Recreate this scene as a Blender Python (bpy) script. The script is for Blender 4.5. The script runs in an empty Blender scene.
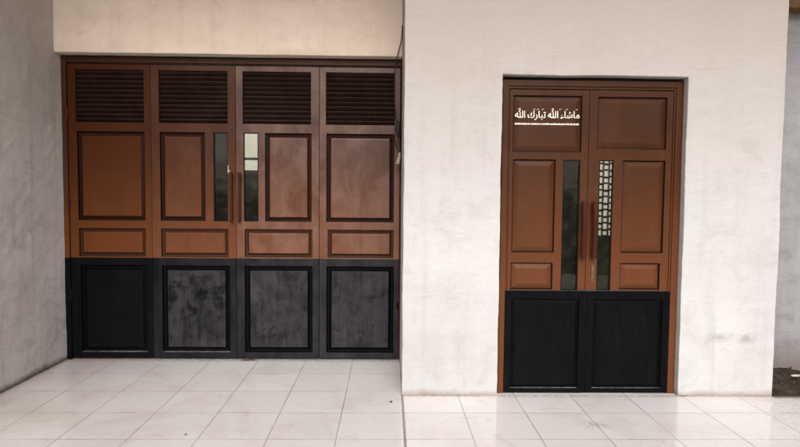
import bpy, bmesh, math, random
from mathutils import Vector, Matrix, noise
random.seed(7)
SC = bpy.context.scene
COL = SC.collection
R = math.radians

# ------------------------------------------------------------------ scene objects
def link(name, data, parent=None):
    o = bpy.data.objects.new(name, data); COL.objects.link(o)
    if parent is not None: o.parent = parent
    return o

def tag(o, label=None, cat=None, group=None, kind=None):
    if label: o['label'] = label
    if cat: o['category'] = cat
    if group: o['group'] = group
    if kind or cat: o['kind'] = kind or 'thing'
    return o

def thing(name, label, cat, loc, group=None):
    return tag(link(name, None), label, cat, group) if loc is None else _thing(name, label, cat, loc, group)
def _thing(name, label, cat, loc, group):
    o = link(name, None); o.location = loc; o.empty_display_size = .1
    return tag(o, label, cat, group)

def finish(name, bm, mats, parent=None, bevel=0.0, smooth=False, segs=2, origin=None):
    """bmesh (world coordinates) -> one mesh object, kept in place under its parent"""
    me = bpy.data.meshes.new(name)
    bmesh.ops.recalc_face_normals(bm, faces=bm.faces[:])
    off = Vector((0, 0, 0))
    p = parent
    while p is not None:
        off += p.location; p = p.parent
    if origin is not None:
        own = Vector(origin)
    else:
        own = off
    bmesh.ops.translate(bm, verts=bm.verts[:], vec=-own)
    bm.to_mesh(me); bm.free()
    for m in (mats if isinstance(mats, (list, tuple)) else [mats]): me.materials.append(m)
    if smooth:
        for f in me.polygons: f.use_smooth = True
    o = link(name, me, parent)
    o.location = own - off
    if bevel:
        b = o.modifiers.new('edge', 'BEVEL'); b.width = bevel; b.segments = segs
        b.limit_method = 'ANGLE'; b.angle_limit = R(35)
    return o

def box(bm, x0, x1, y0, y1, z0, z1, mi=0, rot=None):
    vs = [Vector((x, y, z)) for x in (x0, x1) for y in (y0, y1) for z in (z0, z1)]
    if rot is not None:
        c = Vector(((x0+x1)/2, (y0+y1)/2, (z0+z1)/2))
        vs = [rot @ (v-c) + c for v in vs]
    V = [bm.verts.new(v) for v in vs]
    for q in ((0,1,3,2),(4,6,7,5),(0,4,5,1),(2,3,7,6),(0,2,6,4),(1,5,7,3)):
        f = bm.faces.new([V[i] for i in q]); f.material_index = mi
    return V

def cuts(lo, hi, pts, step=None):
    s = sorted(set([lo, hi] + [p for p in pts if lo < p < hi]))
    if not step: return s
    out = [s[0]]
    for a, b in zip(s, s[1:]):
        n = max(1, int(round((b-a)/step)))
        out += [a+(b-a)*k/n for k in range(1, n+1)]
    return out

def pierced(bm, x0, x1, z0, z1, y0, y1, holes=(), step=None, mi=0, keep=None):
    """solid slab in the xz plane, front at y0, back at y1, with rectangular holes (closed manifold)"""
    X = cuts(x0, x1, [h[i] for h in holes for i in (0, 1)], step)
    Z = cuts(z0, z1, [h[i] for h in holes for i in (2, 3)], step)
    def solid(i, k):
        if not (0 <= i < len(X)-1 and 0 <= k < len(Z)-1): return False
        cx, cz = (X[i]+X[i+1])/2, (Z[k]+Z[k+1])/2
        return not any(h[0] < cx < h[1] and h[2] < cz < h[3] for h in holes)
    vf, vb = {}, {}
    def gv(d, i, k, y):
        if (i, k) not in d: d[(i, k)] = bm.verts.new((X[i], y, Z[k]))
        return d[(i, k)]
    for i in range(len(X)-1):
        for k in range(len(Z)-1):
            if not solid(i, k): continue
            q = [(i,k),(i+1,k),(i+1,k+1),(i,k+1)]
            bm.faces.new([gv(vf,a,b,y0) for a,b in q]).material_index = mi
            bm.faces.new([gv(vb,a,b,y1) for a,b in reversed(q)]).material_index = mi
            for (a, b), n in zip(((0,1),(1,2),(2,3),(3,0)), ((i,k-1),(i+1,k),(i,k+1),(i-1,k))):
                if not solid(*n):
                    A, B = q[a], q[b]
                    bm.faces.new([gv(vf,*B,y0), gv(vf,*A,y0), gv(vb,*A,y1), gv(vb,*B,y1)]).material_index = mi
    return bm

def wobble(bm, amp, scale=3.0, seed=0.0, fine=0.0):
    for v in bm.verts:
        p = v.co*scale + Vector((seed, seed*1.7, -seed))
        d = noise.noise_vector(p)*amp
        if fine: d += noise.noise_vector(v.co*17+Vector((seed,0,3)))*fine
        v.co += d

def rings(bm, x0, x1, z0, z1, prof, mis, ledge=None):
    """nested rectangular rings: prof = [(inset_left,inset_right,inset_top,inset_bottom,y)...]; last ring is filled"""
    prev = None
    for n, (l, r, t, b, y) in enumerate(prof):
        cur = [bm.verts.new(c) for c in ((x0+l,y,z0+b),(x1-r,y,z0+b),(x1-r,y,z1-t),(x0+l,y,z1-t))]
        if prev:
            for i in range(4):
                j = (i+1) % 4
                bm.faces.new([prev[i], prev[j], cur[j], cur[i]]).material_index = ledge if (ledge is not None and n == 1 and i == 0) else mis[n-1]
        prev = cur
    bm.faces.new(prev).material_index = mis[-1]

def tube(bm, pts, r, n=8, mi=0):
    pts = [Vector(p) for p in pts]; prev = None
    rr = r if isinstance(r, (list, tuple)) else [r]*len(pts)
    up = Vector((0.3, 1, 0.1)).normalized()
    for i, p in enumerate(pts):
        d = (pts[min(i+1, len(pts)-1)] - pts[max(i-1, 0)]).normalized()
        a = d.cross(up).normalized(); b = a.cross(d).normalized()
        cur = [bm.verts.new(p + (a*math.cos(t*2*math.pi/n) + b*math.sin(t*2*math.pi/n))*rr[i]) for t in range(n)]
        if prev:
            for t in range(n):
                f = bm.faces.new([prev[t], prev[(t+1) % n], cur[(t+1) % n], cur[t]]); f.material_index = mi; f.smooth = True
        else: bm.faces.new(cur).material_index = mi
        prev = cur
    bm.faces.new(list(reversed(prev))).material_index = mi

# ------------------------------------------------------------------ materials
class NT:
    def __init__(self, name):
        self.m = bpy.data.materials.new(name); self.m.use_nodes = True
        self.t = self.m.node_tree; self.t.nodes.clear()
        self.out = self.n('ShaderNodeOutputMaterial')
    def n(self, typ, **kw):
        nd = self.t.nodes.new(typ)
        for k, v in kw.items():
            if k == 'ins':
                for a, b in v.items():
                    if isinstance(b, bpy.types.NodeSocket): self.t.links.new(b, nd.inputs[a])
                    else: nd.inputs[a].default_value = b
            else: setattr(nd, k, v)
        return nd
    def pos(self): return self.n('ShaderNodeNewGeometry').outputs['Position']
    def mapped(self, scale=(1,1,1), loc=(0,0,0), vec=None):
        return self.n('ShaderNodeMapping', ins={'Vector': vec or self.pos(), 'Scale': scale, 'Location': loc}).outputs[0]
    def noise(self, scale, detail=4, rough=.55, vec=None, dist=0.0):
        return self.n('ShaderNodeTexNoise', ins={'Vector': vec or self.pos(), 'Scale': scale, 'Detail': detail, 'Roughness': rough, 'Distortion': dist}).outputs['Fac']
    def ramp(self, fac, a, b, lo=0.0, hi=1.0, smooth=True):
        r = self.n('ShaderNodeMapRange', ins={'Value': fac, 'From Min': a, 'From Max': b, 'To Min': lo, 'To Max': hi})
        r.interpolation_type = 'SMOOTHSTEP' if smooth else 'LINEAR'
        return r.outputs[0]
    def mth(self, op, a, b=0.0, c=None):
        nd = self.n('ShaderNodeMath', operation=op)
        for i, v in enumerate((a, b) if c is None else (a, b, c)):
            if isinstance(v, bpy.types.NodeSocket): self.t.links.new(v, nd.inputs[i])
            else: nd.inputs[i].default_value = v
        return nd.outputs[0]
    def mix(self, fac, a, b, mode='MIX'):
        nd = self.n('ShaderNodeMix', data_type='RGBA', blend_type=mode)
        for s, v in ((0, fac), (6, a), (7, b)):
            if isinstance(v, bpy.types.NodeSocket): self.t.links.new(v, nd.inputs[s])
            else: nd.inputs[s].default_value = (v if s == 0 else (*v[:3], 1))
        return nd.outputs[2]
    def xyz(self, vec=None):
        s = self.n('ShaderNodeSeparateXYZ', ins={0: vec or self.pos()})
        return s.outputs[0], s.outputs[1], s.outputs[2]
    def bump(self, h, strength=.3, dist=.01, normal=None):
        ins = {'Height': h, 'Strength': strength, 'Distance': dist}
        if normal is not None: ins['Normal'] = normal
        return self.n('ShaderNodeBump', ins=ins).outputs[0]
    def bsdf(self, col, rough=.6, normal=None, spec=.5, metal=0.0, coat=0.0, coat_rough=.2):
        ins = {'Base Color': col if isinstance(col, bpy.types.NodeSocket) else (*col[:3], 1), 'Roughness': rough,
               'Specular IOR Level': spec, 'Metallic': metal, 'Coat Weight': coat, 'Coat Roughness': coat_rough}
        if normal is not None: ins['Normal'] = normal
        b = self.n('ShaderNodeBsdfPrincipled', ins=ins)
        self.t.links.new(b.outputs[0], self.out.inputs[0]); return self.m

def mat_plaster(name, base, light, dark, warm=None, stain_base=None, streak=.3, patch=.5, seed=0., crack=False, top_warm_shade=None, edge=None):
    N = NT(name); p = N.pos(); x, y, z = N.xyz(p)
    off = N.mapped(loc=(seed, seed*2, seed*3))
    big = N.noise(1.1, 5, .6, off); med = N.noise(4.2, 6, .65, off, 0.6); fine = N.noise(38, 4, .6, off)
    st = N.noise(1.0, 5, .6, N.mapped(scale=(9, 9, .55), loc=(seed, 0, 0)))
    trow = N.noise(1.0, 4, .6, N.mapped(scale=(2.2, 2.2, 8), loc=(0, seed, 0)), .4)
    c = N.mix(N.ramp(big, .3, .72), base, light)
    c = N.mix(N.mth('MULTIPLY', N.ramp(med, .48, .78), patch), c, dark)
    c = N.mix(N.mth('MULTIPLY', N.ramp(st, .5, .75), streak), c, dark)
    c = N.mix(N.mth('MULTIPLY', N.ramp(st, .5, .28), streak*.7), c, light)
    c = N.mix(N.mth('MULTIPLY', N.ramp(trow, .52, .75), .35*patch), c, dark)
    c = N.mix(N.mth('MULTIPLY', N.ramp(fine, .55, .8), .16), c, dark)
    arcs = N.noise(1.0, 7, .72, N.mapped(scale=(3.2, 3.2, 6.5), loc=(seed*4, 1, 2)), 1.6)
    c = N.mix(N.mth('MULTIPLY', N.ramp(arcs, .54, .66), .42*patch), c, dark)
    c = N.mix(N.mth('MULTIPLY', N.ramp(arcs, .46, .34), .40*patch), c, light)
    grit = N.noise(95, 5, .7, off)
    c = N.mix(N.mth('MULTIPLY', N.ramp(grit, .58, .72), .22), c, dark)
    pits = N.mth('MULTIPLY', N.ramp(N.noise(23, 2, .5, off), .745, .79), .22)
    c = N.mix(pits, c, tuple(v*.6 for v in dark))
    if top_warm_shade:  # warmer tone plus upper-wall shade, put into the colour
        z0, z1, col, amt = top_warm_shade
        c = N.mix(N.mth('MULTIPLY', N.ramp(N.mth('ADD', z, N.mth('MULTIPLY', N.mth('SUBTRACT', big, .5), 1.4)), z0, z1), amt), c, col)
    if stain_base:
        h, col, amt = stain_base
        zz = N.mth('ADD', z, N.mth('MULTIPLY', N.mth('SUBTRACT', med, .5), h*1.6))
        c = N.mix(N.mth('MULTIPLY', N.ramp(zz, h, 0.0), amt), c, col)
    if edge:
        z0, z1, col, amt = edge
        zz = N.mth('ADD', z, N.mth('MULTIPLY', N.mth('SUBTRACT', med, .5), .08))
        c = N.mix(N.mth('MULTIPLY', N.ramp(zz, z1, z0), N.mth('MULTIPLY', N.ramp(big, .42, .6), amt)), c, col)
    hgt = N.mth('SUBTRACT', N.mth('ADD', N.mth('MULTIPLY', arcs, .9), N.mth('ADD', N.mth('MULTIPLY', fine, .3), N.mth('ADD', N.mth('MULTIPLY', grit, .15), N.mth('MULTIPLY', trow, .6)))), pits)
    if crack:
        # one hairline crack running right from the door corner
        wig = N.noise(5.0, 5, .6, N.mapped(scale=(1, 0, 0)))
        path = N.mth('ADD', 2.60, N.mth('MULTIPLY', N.mth('SUBTRACT', wig, .5), .30))
        d = N.mth('ABSOLUTE', N.mth('SUBTRACT', z, path))
        msk = N.mth('MULTIPLY', N.ramp(d, .0035, .0008), N.mth('MULTIPLY', N.ramp(x, 2.33, 2.36), N.ramp(x, 2.70, 2.58)))
        c = N.mix(N.mth('MULTIPLY', msk, .40), c, (.16, .13, .11))
        # a horizontal scuff below
        sn = N.noise(7, 5, .65, off)
        dz = N.mth('ABSOLUTE', N.mth('SUBTRACT', z, .47))
        sm = N.mth('MULTIPLY', N.ramp(dz, .06, .0), N.mth('MULTIPLY', N.ramp(x, 2.5, 2.62), N.ramp(x, 3.0, 2.85)))
        c = N.mix(N.mth('MULTIPLY', N.mth('MULTIPLY', sm, N.ramp(sn, .36, .6)), .62), c, (.27, .24, .22))
    return N.bsdf(c, min(.9, .88), N.bump(hgt, .55, .014), spec=.2)

def mat_wood(name, col, dark, dust=0.0, rough=.36, seed=0., dustcol=(.40, .25, .20), spec=.13, low_lit=None):
    """brown enamel over wood, faint grain, chalky dust where asked"""
    N = NT(name); off = N.mapped(scale=(1, 1, 1), loc=(seed, seed, seed*1.3))
    gr = N.noise(1.0, 5, .6, N.mapped(scale=(30, 30, 1.6), loc=(seed, 0, seed)), .5)
    blot = N.noise(3.1, 5, .6, off); fine = N.noise(60, 3, .6, off)
    c = N.mix(N.mth('MULTIPLY', N.ramp(gr, .4, .8), .45), col, dark)
    c = N.mix(N.mth('MULTIPLY', N.ramp(blot, .42, .7), .4), c, dark)
    if low_lit:
        # lighting gradient painted in: brown grows brighter and more orange towards the floor
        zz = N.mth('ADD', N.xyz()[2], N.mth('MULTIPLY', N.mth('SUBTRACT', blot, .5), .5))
        c = N.mix(N.ramp(zz, 2.3, .6), c, N.mix(N.mth('MULTIPLY', N.ramp(gr, .4, .8), .35), low_lit, tuple(v*.7 for v in low_lit)))
    r = N.mth('ADD', N.ramp(blot, .3, .7, rough-.06, rough+.10), N.mth('MULTIPLY', fine, .06))
    if dust:
        dn = N.noise(2.3, 6, .7, N.mapped(scale=(1.6, 1, 1), loc=(seed*2, 1, 0)), .7)
        run = N.noise(1.0, 4, .6, N.mapped(scale=(24, 1, 1.4), loc=(seed, 0, 0)))
        f = N.mth('MULTIPLY', N.ramp(N.mth('ADD', N.mth('MULTIPLY', dn, .85), N.mth('MULTIPLY', run, .15)), .34, .68), dust)
        c = N.mix(f, c, dustcol); r = N.mth('ADD', r, N.mth('MULTIPLY', f, .25))
    h = N.mth('ADD', N.mth('MULTIPLY', gr, .6), N.mth('MULTIPLY', blot, .8))
    return N.bsdf(c, r, N.bump(h, .10, .004), spec=spec)

def mat_black(name, dust=0.0, blotch=0.0, rough=.27, seed=0., tint=(.0035, .0037, .0045), spec=.10):
    """black enamel kick boards, rubbed and water marked"""
    N = NT(name); off = N.mapped(loc=(seed, seed*.7, seed*1.9)); x, y, z = N.xyz()
    cloud = N.noise(3.0, 6, .68, off, .8); fine = N.noise(50, 4, .6, off)
    run = N.noise(1.0, 5, .65, N.mapped(scale=(22, 1, 2.4), loc=(seed, 0, seed)), .5)
    c = N.mix(N.mth('MULTIPLY', N.ramp(run, .4, .75), .5), tint, tuple(t*1.9 for t in tint))
    f = None
    if dust:
        f = N.mth('MULTIPLY', N.ramp(N.mth('ADD', N.mth('MULTIPLY', cloud, .62), N.mth('MULTIPLY', run, .38)), .26, .70), dust)
        # splash marks along a line near the bottom wash the dust off
        spl = N.noise(1.0, 4, .6, N.mapped(scale=(15, 1, 7), loc=(seed*3, 0, 0)), 1.2)
        band = N.mth('MULTIPLY', N.ramp(N.mth('ABSOLUTE', N.mth('SUBTRACT', z, .27)), .16, .03), N.ramp(spl, .5, .62))
        f = N.mth('MULTIPLY', f, N.mth('SUBTRACT', 1.0, N.mth('MULTIPLY', band, .6)))
        if blotch:
            b = N.ramp(N.noise(13, 4, .6, off, .25), .42, .66)
            bz = N.ramp(N.mth('ABSOLUTE', N.mth('SUBTRACT', z, .60)), .34, .12)
            f = N.mth('MULTIPLY', f, N.mth('SUBTRACT', 1.0, N.mth('MULTIPLY', N.mth('MULTIPLY', b, bz), blotch)))
        c = N.mix(f, c, (.098, .094, .106))
    r = N.mth('ADD', N.ramp(cloud, .3, .7, rough-.08, rough+.10), N.mth('MULTIPLY', fine, .05))
    if f is not None: r = N.mth('ADD', r, N.mth('MULTIPLY', f, .3))
    return N.bsdf(c, r, N.bump(N.mth('ADD', cloud, N.mth('MULTIPLY', run, .5)), .10, .004), spec=spec)

def mat_glass(name, tint=(.80, .84, .78), refl=.024):
    N = NT(name); sm = N.noise(9, 4, .6); 
    tr = N.n('ShaderNodeBsdfTransparent', ins={'Color': (*tint, 1)})
    gl = N.n('ShaderNodeBsdfGlossy', ins={'Normal': N.bump(N.noise(5, 2, .5), .25, .01), 'Color': (.72, .72, .64, 1), 'Roughness': N.ramp(sm, .3, .8, .01, .07)})
    m = N.n('ShaderNodeMixShader', ins={0: refl, 1: tr.outputs[0], 2: gl.outputs[0]})
    # a film of dust
    d = N.n('ShaderNodeBsdfDiffuse', ins={'Color': (.35, .36, .32, 1)})
    sp = N.mth('MULTIPLY', N.ramp(N.noise(120, 2, .5), .68, .74), .22)
    f = N.mth('ADD', N.ramp(sm, .35, .8, .004, .030), sp)
    m2 = N.n('ShaderNodeMixShader', ins={0: f, 1: m.outputs[0], 2: d.outputs[0]})
    N.t.links.new(m2.outputs[0], N.out.inputs[0]); return N.m

TILE, TX, TY = .4501, .1175, 4.535
def mat_tiles():
    N = NT('glazed_floor_tiles'); x, y, z = N.xyz()
    # joints wander a little
    wx = N.mth('MULTIPLY', N.mth('SUBTRACT', N.noise(1.3, 2), .5), .008)
    u = N.mth('DIVIDE', N.mth('SUBTRACT', N.mth('ADD', x, wx), TX), TILE)
    v = N.mth('DIVIDE', N.mth('SUBTRACT', N.mth('ADD', y, wx), TY), TILE)
    def edge(a):
        fr = N.mth('FRACT', a); return N.mth('MINIMUM', fr, N.mth('SUBTRACT', 1.0, fr))
    eu, ev = edge(u), edge(v)
    gap = N.noise(2.2, 4, .7)
    gu = N.ramp(eu, .0100, .0030)
    gv = N.mth('MULTIPLY', N.ramp(ev, .0110, .0035), N.ramp(gap, .34, .6, .40, 1.0))
    grout = N.mth('MAXIMUM', gu, gv)
    seam = N.ramp(N.mth('ABSOLUTE', N.mth('SUBTRACT', x, TX)), .013, .007)
    seam = N.mth('MULTIPLY', seam, N.ramp(y, 4.46, 4.44))
    cell = N.n('ShaderNodeTexWhiteNoise', noise_dimensions='2D', ins={'Vector': N.n('ShaderNodeCombineXYZ', ins={0: N.mth('FLOOR', u), 1: N.mth('FLOOR', v)}).outputs[0]}).outputs['Value']
    cloud = N.noise(1.6, 6, .65, None, .5); speck = N.noise(26, 5, .65); fine = N.noise(140, 2, .5)
    c = N.mix(cell, (.81, .785, .77), (.86, .84, .83))
    c = N.mix(N.mth('MULTIPLY', N.ramp(cloud, .46, .72), .36), c, (.56, .49, .45))
    c = N.mix(N.mth('MULTIPLY', N.ramp(speck, .55, .75), .20), c, (.40, .35, .32))
    # dirt on the left side, by the wall, and outside the right pier
    dl = N.mth('MULTIPLY', N.ramp(x, -1.0, -3.0), N.ramp(cloud, .35, .6, .25, .75))
    c = N.mix(N.mth('MULTIPLY', dl, .50), c, (.44, .355, .31))
    dr = N.mth('MULTIPLY', N.ramp(x, 2.4, 3.4), N.ramp(speck, .3, .65))
    c = N.mix(N.mth('MULTIPLY', dr, .5), c, (.40, .35, .32))
    # a scuffed grey smudge in front of the double door
    sx = N.mth('SUBTRACT', x, 1.44); sy = N.mth('MULTIPLY', N.mth('SUBTRACT', y, 3.87), 1.6)
    sd = N.mth('SQRT', N.mth('ADD', N.mth('MULTIPLY', sx, sx), N.mth('MULTIPLY', sy, sy)))
    c = N.mix(N.mth('MULTIPLY', N.mth('MULTIPLY', N.ramp(sd, .16, .02), N.ramp(speck, .4, .6)), .45), c, (.30, .26, .25))
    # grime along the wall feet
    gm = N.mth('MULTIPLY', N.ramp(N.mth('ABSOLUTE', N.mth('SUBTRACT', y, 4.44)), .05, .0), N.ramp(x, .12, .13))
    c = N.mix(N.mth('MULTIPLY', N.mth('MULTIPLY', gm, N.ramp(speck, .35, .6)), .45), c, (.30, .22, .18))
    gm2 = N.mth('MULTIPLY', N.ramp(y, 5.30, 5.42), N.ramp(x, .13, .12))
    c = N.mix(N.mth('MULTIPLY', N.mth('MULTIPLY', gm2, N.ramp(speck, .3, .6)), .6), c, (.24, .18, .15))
    foot = N.noise(3.6, 6, .7, None, 1.2)
    c = N.mix(N.mth('MULTIPLY', N.ramp(foot, .55, .70), .22), c, (.42, .36, .33))
    c = N.mix(N.mth('MULTIPLY', grout, N.ramp(gap, .3, .65, .35, .80)), c, (.13, .105, .095))
    c = N.mix(N.mth('MULTIPLY', seam, N.ramp(speck, .3, .6, .5, .85)), c, (.26, .16, .13))
    rough = N.mth('ADD', N.ramp(cloud, .3, .75, .035, .15), N.mth('MULTIPLY', N.mth('MAXIMUM', grout, dl), .3))
    hgt = N.mth('SUBTRACT', N.mth('ADD', N.mth('MULTIPLY', N.noise(1.1, 2, .5), .25), N.mth('MULTIPLY', cell, .10)), N.mth('MAXIMUM', grout, seam))
    cell2 = N.n('ShaderNodeTexWhiteNoise', noise_dimensions='2D', ins={'Vector': N.n('ShaderNodeCombineXYZ', ins={0: N.mth('FLOOR', v), 1: N.mth('FLOOR', u)}).outputs[0]}).outputs['Value']
    tilt = N.mth('ADD', N.mth('MULTIPLY', N.mth('FRACT', u), N.mth('SUBTRACT', cell, .5)), N.mth('MULTIPLY', N.mth('FRACT', v), N.mth('SUBTRACT', cell2, .5)))
    n0 = N.bump(tilt, 1.0, .006)
    return N.bsdf(c, rough, N.bump(hgt, .22, .004, n0), spec=.85)

def mat_simple(name, col, dark, scale=20, rough=.7, spec=.3, metal=0., bs=.3):
    N = NT(name); n = N.noise(scale, 5, .65); n2 = N.noise(scale*.17, 4, .6)
    c = N.mix(N.ramp(N.mth('ADD', N.mth('MULTIPLY', n, .6), N.mth('MULTIPLY', n2, .4)), .35, .65), col, dark)
    return N.bsdf(c, rough, N.bump(n, bs, .006), spec=spec, metal=metal)

M = {}
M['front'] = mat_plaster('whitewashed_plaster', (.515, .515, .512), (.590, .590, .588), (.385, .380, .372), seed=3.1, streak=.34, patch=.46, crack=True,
                         stain_base=(.06, (.30, .23, .19), .7), top_warm_shade=(1.1, 3.2, (.410, .358, .318), .90))
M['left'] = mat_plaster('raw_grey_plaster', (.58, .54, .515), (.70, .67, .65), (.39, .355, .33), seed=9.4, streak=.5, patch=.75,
                        stain_base=(.07, (.07, .055, .028), .9), top_warm_shade=(1.3, 3.1, (.42, .365, .325), .7))
M['lintel'] = mat_plaster('cream_plaster', (.72, .60, .49), (.79, .68, .58), (.56, .445, .35), seed=5.7, streak=.26, patch=.5,
                          edge=(2.88, 2.96, (.50, .35, .22), .30))
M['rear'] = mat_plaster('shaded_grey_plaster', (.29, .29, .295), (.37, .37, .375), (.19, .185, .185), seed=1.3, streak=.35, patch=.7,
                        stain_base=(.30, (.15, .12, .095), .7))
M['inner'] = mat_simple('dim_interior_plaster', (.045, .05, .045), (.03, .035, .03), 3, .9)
M['unseen_ceil'] = mat_simple('unseen_roof_underside', (.36, .31, .26), (.26, .22, .18), 6, .85)
M['timber'] = mat_simple('raw_roof_timber', (.17, .095, .04), (.09, .05, .02), 12, .75)
M['tiles'] = mat_tiles()
M['dirt'] = mat_simple('bare_dirt', (.085, .064, .048), (.028, .021, .016), 18, .97, .1, bs=1.0)
M['stone'] = mat_simple('rubble_stone', (.16, .13, .11), (.07, .055, .045), 30, .95, .1)
M['curb'] = mat_simple('cement_edge', (.36, .33, .30), (.22, .19, .17), 16, .9, .2)
M['ground'] = mat_simple('yard_ground', (.20, .17, .13), (.12, .105, .075), .8, .95, .1)
BR, BD, B_LIT = (.054, .0155, .0042), (.034, .0095, .0026), (.142, .046, .0150)
M['brown'] = mat_wood('brown_enamel', BR, BD, .06, seed=1.0, low_lit=B_LIT)
M['groove_low'] = mat_wood('brown_moulding', (.050, .017, .008), (.030, .010, .005), 0, rough=.45, seed=5.0, spec=.2)  # darker brown for the low panel grooves
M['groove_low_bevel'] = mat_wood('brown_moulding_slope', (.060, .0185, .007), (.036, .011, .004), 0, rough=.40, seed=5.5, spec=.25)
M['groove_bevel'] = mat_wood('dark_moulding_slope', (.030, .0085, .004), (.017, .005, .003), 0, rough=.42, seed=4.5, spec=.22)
M['groove'] = mat_wood('dark_moulding', (.016, .0045, .003), (.009, .003, .002), 0, rough=.5, seed=4.0, spec=.12)  # darkest brown, for groove floors and beads
M['frame'] = mat_wood('brown_enamel_frame', (.050, .016, .006), (.030, .010, .004), .03, seed=2.2, low_lit=(.140,.044,.0145))
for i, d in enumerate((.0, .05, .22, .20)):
    M['leaf%d' % i] = mat_wood('brown_enamel_leaf', BR, BD, d, seed=7.3+i*3.1, low_lit=B_LIT, spec=(.11,.16,.34,.36)[i], rough=(.36,.34,.30,.28)[i])
M['rbrown'] = mat_wood('red_brown_enamel', (.048, .0150, .0038), (.030, .0090, .0024), .02, rough=.30, seed=12., spec=.15, low_lit=(.128,.0425,.0145))
M['handle'] = mat_wood('dark_red_handle', (.050, .015, .008), (.030, .009, .005), 0, rough=.28, seed=15.)
M['slat'] = mat_wood('dark_brown_slats', (.022, .009, .006), (.012, .005, .003), .04, rough=.5, seed=17., spec=.2)
for i, (d, b) in enumerate(((.0, 0.), (.46, .97), (.52, .45), (.46, .30))):
    M['black%d' % i] = mat_black('black_enamel_leaf', d, b, seed=2.0+5.7*i)
for i, d in enumerate((.0, .12, .26, .32)): M['stile%d' % i] = mat_black('black_enamel_stile', d, 0., seed=2.0+5.7*i)
M['blackgroove'] = mat_black('black_groove', 0, 0, rough=.5, tint=(.0018, .0018, .002), spec=.06)
M['blackbevel'] = mat_black('black_moulding_slope', 0, 0, rough=.32, tint=(.0024,.0024,.0027), spec=.12)
M['ledge'] = mat_simple('ledge_highlight', (.20, .185, .175), (.05, .045, .045), 26, .9, .1)  # pale colour stands in for light caught on up-facing ledges
M['rblack'] = mat_black('glossy_black_board', .015, 0, rough=.28, seed=31., tint=(.0026, .0028, .0036), spec=.05)
M['glass'] = mat_glass('tinted_glass')
M['steel'] = mat_simple('worn_steel', (.55, .52, .48), (.35, .32, .28), 60, .35, .5, .9)
M['brass'] = mat_simple('dull_brass', (.20, .13, .07), (.10, .065, .035), 60, .5, .5, .6)
M['white_vinyl'] = mat_simple('pale_vinyl', (.80, .74, .66), (.66, .60, .52), 70, .6)
M['cable'] = mat_simple('black_rubber', (.018, .016, .016), (.010, .009, .009), 40, .5)
M['cream'] = mat_simple('cream_plastic', (.46, .36, .27), (.30, .22, .15), 30, .5)
M['screen'] = mat_simple('pale_concrete_block', (.75, .70, .66), (.62, .58, .54), 14, .9)
M['backdrop'] = mat_simple('white_backdrop', (.70, .65, .61), (.58, .54, .50), 2, .9)
M['paper'] = mat_simple('white_paper', (.80, .78, .74), (.65, .62, .58), 40, .8)
M['leaf'] = mat_simple('dry_leaf', (.10, .055, .03), (.05, .03, .015), 60, .8)
M['foliage'] = mat_simple('foliage', (.05, .085, .03), (.025, .045, .015), 9, .7)
M['bark'] = mat_simple('bark', (.10, .075, .055), (.05, .04, .03), 14, .9)

# ------------------------------------------------------------------ the setting
bm = bmesh.new()
vs = [bm.verts.new(c) for c in ((-250,-250,-.16),(250,-250,-.16),(250,250,-.16),(-250,250,-.16))]; bm.faces.new(vs)
tag(finish('ground', bm, M['ground']), kind='structure')

bm = bmesh.new()    # tiled porch floor, L shaped round the pier
XA, XB = -3.12, 9.0
outline = [(XA,-2.2),(XB,-2.2),(XB,4.395),(3.10,4.395),(3.10,5.75),(XA,5.75)]
top = [bm.verts.new((x,y,0)) for x,y in outline]; bot = [bm.verts.new((x,y,-.15)) for x,y in outline]
bm.faces.new(top); bm.faces.new(list(reversed(bot)))
for i in range(6): bm.faces.new([top[i], bot[i], bot[(i+1)%6], top[(i+1)%6]])
tag(finish('tiled_floor', bm, M['tiles']), kind='structure')

bm = bmesh.new()    # cement edge of the tiled floor along the dirt
box(bm, 3.103, XB, 4.398, 4.45, -.15, -.004)
tag(finish('floor_edge', bm, M['curb'], bevel=.008), kind='structure')

bm = bmesh.new()    # strip of bare dirt in the side passage
nx, ny = 90, 26; g = []
for j in range(ny+1):
    row = []
    for i in range(nx+1):
        x, y = 3.09+i*(3.2/nx), 4.452+j*(.80/ny)
        z = -.035 + .030*noise.fractal(Vector((x*4, y*4, 0)), 1, 2, 5) + .022*j/ny + .012*noise.noise(Vector((x*22, y*22, 5)))
        row.append(bm.verts.new((x, y, z)))
    g.append(row)
for j in range(ny):
    for i in range(nx): bm.faces.new([g[j][i], g[j][i+1], g[j+1][i+1], g[j+1][i]])
tag(finish('dirt_strip', bm, M['dirt'], smooth=True), kind='structure')

bm = bmesh.new()    # loose rubble on the dirt
for k in range(170):
    x, y = 3.12+random.random()*2.6, 4.47+random.random()*.76
    s = .004+.011*random.random()**2.6
    r = bmesh.ops.create_icosphere(bm, subdivisions=1, radius=s, matrix=Matrix.Translation((x, y, -.022+.020*(y-4.45)/.8+s*.3+.008*noise.noise(Vector((x*4,y*4,0))))))
    for v in r['verts']: v.co += noise.noise_vector(v.co*60)*s*.5
tag(finish('loose_rubble', bm, M['stone']), 'small loose stones and grit on the bare dirt beside the white pier', 'rubble', kind='stuff')

# ------------------------------------------------------------------ walls
FY = 4.44      # face of the front wall
DY = 5.41      # face of the folding door
bm = bmesh.new()
pierced(bm, .115, 3.105, 0, 4.30, FY, FY+.20, [(.877, 2.336, -.1, 2.536)], step=.04)
wobble(bm, .0050, 2.3, 1.0, .0032)
b2 = bmesh.new(); pierced(b2, .118, .30, 0, 4.30, FY+.203, DY+.25, step=None); 
me = bpy.data.meshes.new('tmp'); b2.to_mesh(me); b2.free(); bm.from_mesh(me); bpy.data.meshes.remove(me)
tag(finish('plaster_wall', bm, M['front'], bevel=.006), 'whitewashed plaster wall standing forward around the narrow double door', 'wall')

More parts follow.
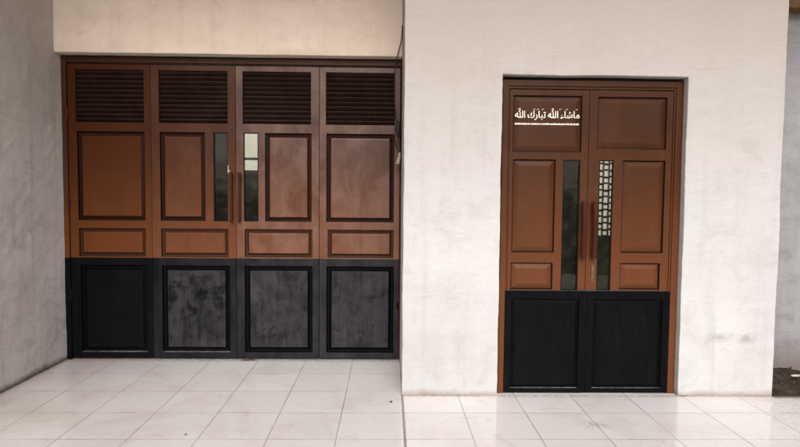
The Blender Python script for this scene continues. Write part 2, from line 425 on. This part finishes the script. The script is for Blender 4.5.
bm = bmesh.new()
pierced(bm, -3.22, .116, 2.868, 4.30, 5.30, 5.62, step=.08)
wobble(bm, .003, 2.5, 8.0, .001)
tag(finish('plaster_wall', bm, M['lintel'], bevel=.006), 'cream plaster lintel wall above the wide folding door', 'wall')

bm = bmesh.new()    # left wall: slab along y
Y = cuts(2.35, 5.62, [], .08); Z = cuts(-.01, 4.30, [], .08)
F = [[bm.verts.new((-3.055, y, z)) for z in Z] for y in Y]
for i in range(len(Y)-1):
    for k in range(len(Z)-1): bm.faces.new([F[i][k], F[i+1][k], F[i+1][k+1], F[i][k+1]])
wobble(bm, .008, 1.9, 4.0, .003)
bd = [e for e in bm.edges if e.is_boundary]
ex = bmesh.ops.extrude_edge_only(bm, edges=bd)
nv = [v for v in ex['geom'] if isinstance(v, bmesh.types.BMVert)]
for v in nv: v.co.x = -3.24
bmesh.ops.contextual_create(bm, geom=[e for e in bm.edges if e.is_boundary])
tag(finish('plaster_wall', bm, M['left'], bevel=.01), 'rough grey streaked plaster side wall at the left edge', 'wall')

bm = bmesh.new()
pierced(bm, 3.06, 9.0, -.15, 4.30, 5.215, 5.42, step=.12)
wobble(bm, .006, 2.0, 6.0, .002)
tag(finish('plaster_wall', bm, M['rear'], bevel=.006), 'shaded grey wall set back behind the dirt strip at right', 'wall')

bm = bmesh.new(); box(bm, 3.12, 9.0, 5.06, 5.212, 3.285, 3.44)
tag(finish('timber_beam', bm, M['timber'], bevel=.006), 'brown timber beam under the eave at the top right corner', 'beam')

bm = bmesh.new(); box(bm, -3.4, 9.0, 3.3, 9.2, 4.304, 4.43)  # unseen slab, height and reach chosen for the shade it casts
tag(finish('unseen_roof', bm, M['unseen_ceil']), kind='structure')

# interior seen only through the glass slots
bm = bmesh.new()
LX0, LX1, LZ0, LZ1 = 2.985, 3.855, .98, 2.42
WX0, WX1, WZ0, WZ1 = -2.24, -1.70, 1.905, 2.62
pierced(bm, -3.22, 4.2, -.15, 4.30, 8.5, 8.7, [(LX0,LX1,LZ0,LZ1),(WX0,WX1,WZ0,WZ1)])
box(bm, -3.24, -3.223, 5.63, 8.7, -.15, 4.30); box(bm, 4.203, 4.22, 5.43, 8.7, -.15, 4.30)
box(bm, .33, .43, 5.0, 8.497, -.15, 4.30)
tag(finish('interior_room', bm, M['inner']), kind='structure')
bm = bmesh.new(); box(bm, -3.22, 4.2, 5.76, 8.49, -.15, -.003)
tag(finish('interior_floor', bm, M['inner']), kind='structure')

bm = bmesh.new()    # breeze block screen
pw = .0868; nc = int((LX1-LX0)/pw); 
for c in range(nc+1):
    x = LX0+.004+c*pw
    box(bm, x, x+.013, 8.56, 8.61, LZ0+.002, LZ1-.002)
for c in range(nc):
    xa, xb = LX0+.004+c*pw+.013, LX0+.004+(c+1)*pw
    z = LZ0+.002 - (0.1 if c % 2 else 0)
    while z < LZ1:
        for a, b in ((0, .018), (.100, .128), (.182, .200)):
            za, zb = max(z+a, LZ0+.002), min(z+b, LZ1-.002)
            if zb > za: box(bm, xa, xb, 8.563, 8.607, za, zb)
        z += .2
tag(finish('ventilation_screen', bm, M['screen']), 'pale lattice of ventilation blocks glimpsed through the right glass slot', 'screen')
bm = bmesh.new()
pierced(bm, WX0+.002, WX1-.002, WZ0+.002, WZ1-.002, 8.56, 8.62, [(WX0+.05, WX1-.05, WZ0+.035, WZ0+.19), (WX0+.05, WX1-.05, WZ0+.225, WZ1-.05)])
tag(finish('high_window', bm, M['screen']), 'bright high window with a crossbar glimpsed through the folding door glass', 'window')
bm = bmesh.new(); box(bm, -7, 12, 17.0, 17.2, -.15, 5.0)  # added pale wall so the openings behind the glass look bright
tag(finish('bright_backdrop', bm, M['backdrop']), 'added white backdrop that brightens the view through the glass slots', 'wall')

# ------------------------------------------------------------------ folding door
fold = thing('folding_door', 'wide four leaf brown folding door with black lower boards and louvred tops', 'door', (-1.47, DY, 0))
bm = bmesh.new()
pierced(bm, -3.075, .114, .0, 2.853, DY-.012, DY+.10, [(-3.012, .108, -.1, 2.803)])
finish('door_frame', bm, M['frame'], fold, bevel=.004)
bm = bmesh.new()    # thin stop bead on the head
box(bm, -3.012, .108, DY-.004, DY+.05, 2.789, 2.801)
finish('frame_bead', bm, M['groove'], fold, bevel=.002)
bm = bmesh.new(); box(bm, -3.0785, -3.009, DY-.015, DY+.01, .004, .976)
finish('frame_foot', bm, M['black0'], fold, bevel=.003)

KZ = .976
def leaf_panel(parent, x0, x1, z0, z1, y, mat, gw=.040, gm='groove'):
    bm = bmesh.new()
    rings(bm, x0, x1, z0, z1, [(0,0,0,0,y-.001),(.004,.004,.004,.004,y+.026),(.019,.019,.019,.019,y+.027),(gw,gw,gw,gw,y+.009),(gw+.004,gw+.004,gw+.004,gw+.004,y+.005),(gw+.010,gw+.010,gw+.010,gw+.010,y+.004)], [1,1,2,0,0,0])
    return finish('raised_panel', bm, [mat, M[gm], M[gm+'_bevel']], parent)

leaf_x = [-3.006, -2.2385, -1.4465, -.6605, .104]
spec = [
 dict(louv=(-2.934,-2.300), mid=[(-2.925,-2.299)], glass=None, low=(-2.925,-2.299), blk=(-2.916,-2.294)),
 dict(louv=(-2.162,-1.520), mid=[(-2.156,-1.735)], glass=(-1.657,-1.522), low=(-2.154,-1.519), blk=(-2.149,-1.507)),
 dict(louv=(-1.380,-.740), mid=[(-1.171,-.734)], glass=(-1.374,-1.236), low=(-1.366,-.726), blk=(-1.367,-.724)),
 dict(louv=(-.598,.052), mid=[(-.592,.047)], glass=None, low=(-.578,.047), blk=(-.590,.053)),
]
leaf_label = ['darkest leaf, beside the grey side wall', 'leaf with a dark glass slot and blotched black board',
              'leaf with a bright glass slot and dusty board', 'pale dusty leaf next to the white pier']
for i, s in enumerate(spec):
    x0, x1 = leaf_x[i]+.0018, leaf_x[i+1]-.0018
    W = M['leaf%d' % i]; K = M['black%d' % i]
    holes = [(s['louv'][0], s['louv'][1], 2.251, 2.738), (*s['low'], .990, 1.257)]
    for m in s['mid']: holes.append((*m, 1.332, 2.166))
    if s['glass']: holes.append((*s['glass'], 1.329, 2.168))
    bm = bmesh.new()
    pierced(bm, x0, x1, KZ+.001, 2.787, DY, DY+.042, holes)
    leaf = finish('door_leaf', bm, W, fold, bevel=.003); leaf['label'] = leaf_label[i]
    for m in s['mid']: leaf_panel(leaf, m[0], m[1], 1.332, 2.166, DY, W)
    leaf_panel(leaf, s['low'][0], s['low'][1], .990, 1.257, DY, W, .036, 'groove_low')
    # louvre: eleven tilted blades in the opening
    bm = bmesh.new(); a, b = s['louv']
    rot = Matrix.Rotation(R(-38), 3, 'X')
    for k in range(11):
        zc = 2.251+(k+.5)*(.487/11)
        r2 = rot @ Matrix.Rotation(R(random.uniform(-1.5, 1.5)), 3, 'X')
        box(bm, a+.001, b-.001, DY+.006, DY+.046, zc-.004, zc+.004, rot=r2)
    box(bm, a+.001, b-.001, DY+.049, DY+.055, 2.252, 2.737)
    finish('louvre', bm, M['slat'], leaf)
    if s['glass']:
        a, b = s['glass']
        bm = bmesh.new(); box(bm, a+.001, b-.001, DY+.018, DY+.023, 1.330, 2.167)
        finish('glass_pane', bm, M['glass'], leaf)
        bm = bmesh.new(); pierced(bm, a+.0005, b-.0005, 1.3295, 2.1675, DY+.006, DY+.0175, [(a+.008, b-.008, 1.337, 2.160)])
        finish('glazing_bead', bm, M['groove'], leaf)
    # black kick board covering the lower quarter
    bm = bmesh.new(); a, b = s['blk']
    pierced(bm, x0, x1, .018, KZ, DY-.003, DY+.042, [(a, b, .072, .907)])
    rings(bm, a, b, .072, .907, [(0,0,0,0,DY-.002),(.004,.004,.004,.004,DY+.024),(.030,.030,.030,.030,DY+.026),(.048,.048,.048,.048,DY+.007),(.053,.053,.053,.053,DY+.004)], [1,1,4,2,2], 3 if i < 2 else None)
    finish('kick_board', bm, [M['stile%d' % i], M['blackgroove'], K, M['ledge'], M['blackbevel']], leaf, bevel=.0025)
    if i in (1, 2):
        xc = -1.484 if i == 1 else -1.409
        bm = bmesh.new()
        box(bm, xc-.012, xc+.012, DY-.048, DY-.028, 1.322, 1.795)
        for zc in (1.36, 1.755): box(bm, xc-.009, xc+.009, DY-.0285, DY+.001, zc-.018, zc+.018)
        finish('pull_handle', bm, M['handle'], leaf, bevel=.004)
    if i == 1:
        bm = bmesh.new(); box(bm, -1.519, -1.511, DY-.014, DY+.001, 1.78, 1.86); box(bm, -1.524, -1.500, DY-.008, DY+.001, 1.80, 1.815)
        finish('latch', bm, M['steel'], leaf, bevel=.002)
    if i == 0:
        for zc in (2.33, .62, 1.50):
            bm = bmesh.new(); bmesh.ops.create_cone(bm, cap_ends=True, segments=12, radius1=.009, radius2=.009, depth=.11, matrix=Matrix.Translation((-3.008, DY-.010, zc)))
            finish('hinge', bm, M['handle'] if zc > 1 else M['black0'], leaf)
    if i == 3:
        bm = bmesh.new(); box(bm, .083, .097, DY-.014, DY-.003, .50, .57)
        finish('bolt', bm, M['blackgroove'], leaf, bevel=.002)

# ------------------------------------------------------------------ double door
RY = 4.512
dbl = thing('double_door', 'narrow brown double door with white lettering and glossy black lower boards', 'door', (1.6, RY, 0))
bm = bmesh.new()
pierced(bm, .893, 2.332, 0, 2.511, RY-.014, RY+.11, [(.938, 2.276, -.1, 2.462)])
pierced(bm, .926, 2.288, 0, 2.474, RY-.003, RY+.05, [(.9495, 2.262, -.1, 2.442)])
finish('door_frame', bm, M['rbrown'], dbl, bevel=.004)

def bevel_panel(parent, x0, x1, z0, z1, y, mat, bw=.040, name='raised_panel', d=.016, field=.002):
    bm = bmesh.new()
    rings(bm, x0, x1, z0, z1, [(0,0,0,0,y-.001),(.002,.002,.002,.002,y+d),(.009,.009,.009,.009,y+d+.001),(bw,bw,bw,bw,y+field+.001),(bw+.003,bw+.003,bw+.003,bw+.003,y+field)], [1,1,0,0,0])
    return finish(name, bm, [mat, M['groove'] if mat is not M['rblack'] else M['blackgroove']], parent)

rl = [.951, 1.588, 2.2605]
RK = .841
rspec = [dict(up=(.981,1.528,1.946,2.391), mid=(.985,1.326,1.145,1.887), glass=(1.388,1.526), low=(.983,1.320,.846,1.062), blk=(.990,1.535)),
         dict(up=(1.656,2.208,1.975,2.386), mid=(1.868,2.208,1.146,1.886), glass=(1.678,1.792), low=(1.866,2.190,.850,1.062), blk=(1.655,2.214))]
rlab = ['leaf bearing the white lettering', 'leaf whose glass slot shows a pale lattice']
RW = M['rbrown']
for i, s in enumerate(rspec):
    x0, x1 = rl[i]+.0018, rl[i+1]-.0018
    bm = bmesh.new()
    g = s['glass']
    pierced(bm, x0, x1, RK-.06, 2.436, RY, RY+.040, [s['up'], s['mid'], s['low'], (g[0], g[1], RK-.03, 1.886)])
    leaf = finish('door_leaf', bm, RW, dbl, bevel=.003); leaf['label'] = rlab[i]
    bevel_panel(leaf, *s['up'], RY, RW, .046)
    bevel_panel(leaf, *s['mid'], RY, RW, .046)
    bevel_panel(leaf, *s['low'], RY, RW, .044)
    bm = bmesh.new(); box(bm, g[0]+.001, g[1]-.001, RY+.016, RY+.021, RK-.029, 1.885)
    finish('glass_pane', bm, M['glass'], leaf)
    bm = bmesh.new(); pierced(bm, g[0]+.0005, g[1]-.0005, RK-.0295, 1.8855, RY+.005, RY+.0155, [(g[0]+.008, g[1]-.008, RK-.02, 1.878)])
    finish('glazing_bead', bm, M['groove'], leaf)
    # handle: flat carved bar, waisted, on two standoffs
    xc = 1.554 if i == 0 else 1.640
    bm = bmesh.new(); n = 24
    prev = None
    for k in range(n+1):
        t = k/n; z = 1.105+t*.455; w = .025*(1-.10*math.sin(math.pi*t)) if .04 < t < .96 else .023
        bow = .010*math.sin(math.pi*t)
        cur = [bm.verts.new(c) for c in ((xc-w, RY-.040-bow, z), (xc-w*.6, RY-.054-bow, z), (xc+w*.6, RY-.054-bow, z), (xc+w, RY-.040-bow, z), (xc+w*.8, RY-.028-bow, z), (xc-w*.8, RY-.028-bow, z))]
        if prev:
            for a in range(6): bm.faces.new([prev[a], prev[(a+1)%6], cur[(a+1)%6], cur[a]])
        else: bm.faces.new(cur)
        prev = cur
    bm.faces.new(list(reversed(prev)))
    for zc in (1.145, 1.52): box(bm, xc-.012, xc+.012, RY-.030, RY+.001, zc-.02, zc+.02)
    finish('pull_handle', bm, M['handle'], leaf, bevel=.002)
    if i == 1:
        bm = bmesh.new(); box(bm, 1.632, 1.658, RY-.004, RY+.001, .905, 1.045)
        lp = finish('lock_plate', bm, M['brass'], leaf, bevel=.002)
        # keyhole barrel stays in the plate's own mesh
        bm = bmesh.new(); bm.from_mesh(lp.data)
        bmesh.ops.create_cone(bm, cap_ends=True, segments=14, radius1=.009, radius2=.009, depth=.012, matrix=Matrix.Translation(Vector((1.645, RY-.007, .985))-Vector(dbl.location)) @ Matrix.Rotation(R(90), 4, 'X'))
        bm.to_mesh(lp.data); bm.free()
    # black board over the foot of the leaf, standing proud of it
    bm = bmesh.new(); a, b = s['blk']
    bx0, bx1 = (.9385, 1.5995) if i == 0 else (1.6005, 2.2745)
    pierced(bm, bx0, bx1, .010, RK, RY-.020, RY-.0005, [(a, b, .046, .770)])
    rings(bm, a, b, .046, .770, [(0,0,0,0,RY-.019),(.003,.003,.003,.003,RY-.006),(.012,.012,.012,.012,RY-.005),(.030,.030,.030,.030,RY-.018),(.034,.034,.034,.034,RY-.0185)], [1,1,0,0,0], 2)
    for fc in bm.faces:
        if all(abs(v.co.z-RK) < 1e-5 for v in fc.verts): fc.material_index = 2
    finish('kick_board', bm, [M['rblack'], M['blackgroove'], M['ledge']], leaf, bevel=.0025)

    if i == 0:
        # white lettering, right to left, as separate shaped glyphs
        mm = '\ufee3\ufe8e'; sh = '\ufeb7\ufe8e\ufe80'; al = '\ufdf2'; tb = '\ufe97\ufe92\ufe8e\ufead\ufed9'
        words = [mm+sh, al, tb, al]
        cu = bpy.data.curves.new('lettering', 'FONT')
        cu.body = ' '.join(w[::-1] for w in reversed(words)); cu.offset = .020; cu.space_word = .8
        to = bpy.data.objects.new('lettering', cu); COL.objects.link(to)
        bpy.context.view_layer.update()
        me = bpy.data.meshes.new_from_object(to.evaluated_get(bpy.context.evaluated_depsgraph_get()))
        COL.objects.unlink(to); bpy.data.objects.remove(to)
        bm = bmesh.new(); bm.from_mesh(me); bpy.data.meshes.remove(me)
        xs = [v.co.x for v in bm.verts]; ys = [v.co.y for v in bm.verts]
        ax, bx, az, bz = min(xs), max(xs), min(ys), max(ys)
        TX0, TX1, TZ0, TZ1 = .992, 1.508, 2.196, 2.292
        yt = RY-.0022
        for v in bm.verts:
            v.co = Vector((TX0+(v.co.x-ax)/(bx-ax)*(TX1-TX0), yt, TZ0+(v.co.y-az)/(bz-az)*(TZ1-TZ0)))
        # vowel strokes above the line
        def stroke(x, z, w, h, th=.0032):
            q = [bm.verts.new((x-w/2, yt, z-h/2)), bm.verts.new((x+w/2, yt, z+h/2)), bm.verts.new((x+w/2, yt, z+h/2+th)), bm.verts.new((x-w/2, yt, z-h/2+th))]
            bm.faces.new(q)
        for fx in (.06, .30, .355, .43, .58, .70, .80, .955): stroke(TX0+fx*(TX1-TX0), TZ1-.014+.006*random.random(), .018, .005)
        finish('lettering', bm, M['white_vinyl'], leaf)
        # row of tiny writing below: too small to read, kept as little upright marks
        bm = bmesh.new(); x = TX0
        while x < TX1-.003:
            w = random.choice((.0035, .0045, .006)); hh = random.choice((.011, .013, .015))
            if random.random() < .10: x += .003
            q = [bm.verts.new(c) for c in ((x, yt, 2.160), (min(x+w, TX1), yt, 2.160), (min(x+w, TX1), yt, 2.160+hh), (x, yt, 2.160+hh))]
            bm.faces.new(q); x += w+.0009
        finish('lettering_underline', bm, M['white_vinyl'], leaf)

# ------------------------------------------------------------------ hanging cable
cab = thing('hanging_cable', 'thin black cable with a cream lamp holder hanging by the white pier corner', 'cable', (.06, 5.2, 2.9))
def smooth_path(pts, n=8):
    P = [Vector(p) for p in pts]; out = []
    for i in range(len(P)-1):
        a, b, c, d = P[max(i-1,0)], P[i], P[i+1], P[min(i+2,len(P)-1)]
        for k in range(n):
            t = k/n
            out.append(.5*((2*b)+(c-a)*t+(2*a-5*b+4*c-d)*t*t+(3*b-a-3*c+d)*t**3))
    return out+[P[-1]]
CY = 5.26
bm = bmesh.new()
tube(bm, smooth_path([(.112,CY,3.14),(.106,CY,3.02),(.078,CY,2.90),(.055,CY,2.80),(.044,CY,2.66),(.046,CY,2.48),(.058,CY,2.33),(.070,CY,2.25)]), .0050)
finish('wire', bm, M['cable'], cab)
bm = bmesh.new()
tube(bm, smooth_path([(.070,CY,2.26),(.048,CY,2.16),(.058,CY,2.08),(.075,CY,2.03),(.088,CY,2.00),(.092,CY,1.97)]), .0050)
finish('wire', bm, M['cable'], cab)
bm = bmesh.new()
tube(bm, [(.078,CY,2.275),(.080,CY,2.25),(.082,CY,2.19),(.082,CY,2.14),(.082,CY,2.125)], [.010,.019,.021,.017,.008], 12)
finish('junction', bm, M['cable'], cab)
bm = bmesh.new()
tube(bm, [(.096,CY,1.985),(.094,CY,1.95),(.086,CY,1.91),(.080,CY,1.885),(.079,CY,1.878)], [.007,.011,.016,.020,.015], 14)
finish('lamp_holder', bm, M['cream'], cab)

# ------------------------------------------------------------------ litter
def scrap(name, label, cat, x, y, z, w, d, mat, seed, lift=.012):
    bm = bmesh.new(); g = []
    for j in range(5):
        row = []
        for i in range(7):
            u, v = i/6-.5, j/4-.5
            ww = w*(1-.5*abs(v)) ; p = Vector((x+u*ww+v*w*.1, y+v*d*(1-.6*abs(u)), z+.002+lift*abs(noise.noise(Vector((u*2+seed, v*2, seed))))))
            row.append(bm.verts.new(p))
        g.append(row)
    for j in range(4):
        for i in range(6): bm.faces.new([g[j][i], g[j][i+1], g[j+1][i+1], g[j+1][i]])
    return tag(finish(name, bm, mat, smooth=True, origin=(x, y, z)), label, cat)
scrap('paper_scrap', 'small white scrap of paper lying on the dark dirt', 'litter', 3.66, 4.92, .012, .13, .05, M['paper'], 1.0, .02)
scrap('dry_leaf', 'dark crumb on the tiles just left of the white pier corner', 'litter', .030, 4.30, 0, .024, .026, M['leaf'], 2.0)
scrap('dry_leaf', 'dark speck on the tiles at the far right below the dirt strip', 'litter', 3.12, 4.125, 0, .035, .022, M['leaf'], 3.0)
scrap('dry_leaf', 'brown crumb on the floor tiles before the blotched black board', 'litter', -1.33, 3.70, 0, .014, .014, M['leaf'], 4.0)
scrap('mud_patch', 'brown smear of mud at the foot of the folding door', 'mud', -1.33, 5.385, 0, .15, .03, M['leaf'], 5.0, .02)

# ------------------------------------------------------------------ camera (solved from the tile grid and door verticals)
yaw, pitch, roll, f = R(1.15476), R(2.93821), R(.50085), 567.395
cy, sy, cp, sp, cr, sr = math.cos(yaw), math.sin(yaw), math.cos(pitch), math.sin(pitch), math.cos(roll), math.sin(roll)
fw = Vector((sy*cp, cy*cp, -sp)); rt = Vector((cy, -sy, 0)); up = rt.cross(fw)
r2 = rt*cr+up*sr; u2 = -rt*sr+up*cr
cam = bpy.data.cameras.new('camera'); co = bpy.data.objects.new('camera', cam); COL.objects.link(co)
m = Matrix((r2, u2, -fw)).transposed().to_4x4(); m.translation = Vector((0, 0, 1.6)); co.matrix_world = m
cam.sensor_width = 36; cam.lens = f*36/800; cam.clip_end = 1000; cam.clip_start = .05
SC.camera = co

# ------------------------------------------------------------------ light
AZ, EL = R(181), R(36)     # from behind the camera, a little to the left
world = bpy.data.worlds.new('World'); SC.world = world; world.use_nodes = True
nt = world.node_tree; bg = nt.nodes['Background']
sky = nt.nodes.new('ShaderNodeTexSky'); sky.sky_type = 'NISHITA'; sky.sun_disc = False
sky.sun_elevation = EL; sky.sun_rotation = AZ; sky.air_density = 1.0; sky.dust_density = 4.0; sky.ozone_density = 1.0
hsv = nt.nodes.new('ShaderNodeHueSaturation'); hsv.inputs['Saturation'].default_value = .22
nt.links.new(sky.outputs[0], hsv.inputs['Color']); wb = nt.nodes.new('ShaderNodeMix'); wb.data_type = 'RGBA'; wb.blend_type = 'MULTIPLY'; wb.inputs[0].default_value = 1
wb.inputs[7].default_value = (1.0, .955, .94, 1)     # warm overcast
nt.links.new(hsv.outputs[0], wb.inputs[6]); nt.links.new(wb.outputs[2], bg.inputs[0]); bg.inputs[1].default_value = .15
sun = bpy.data.lights.new('sun', 'SUN'); sun.energy = 1.6; sun.angle = R(40); sun.color = (1, .96, .93)
so = bpy.data.objects.new('sun', sun); COL.objects.link(so)
so.rotation_euler = Vector((math.sin(AZ)*math.cos(EL), math.cos(AZ)*math.cos(EL), math.sin(EL))).to_track_quat('Z', 'Y').to_euler()
so.location = (-4, -6, 6)

SC.view_settings.view_transform = 'Standard'; SC.view_settings.look = 'None'; SC.view_settings.exposure = 0
SC.cycles.max_bounces = 8; SC.cycles.diffuse_bounces = 4; SC.cycles.transparent_max_bounces = 12
SC.cycles.use_denoising = True
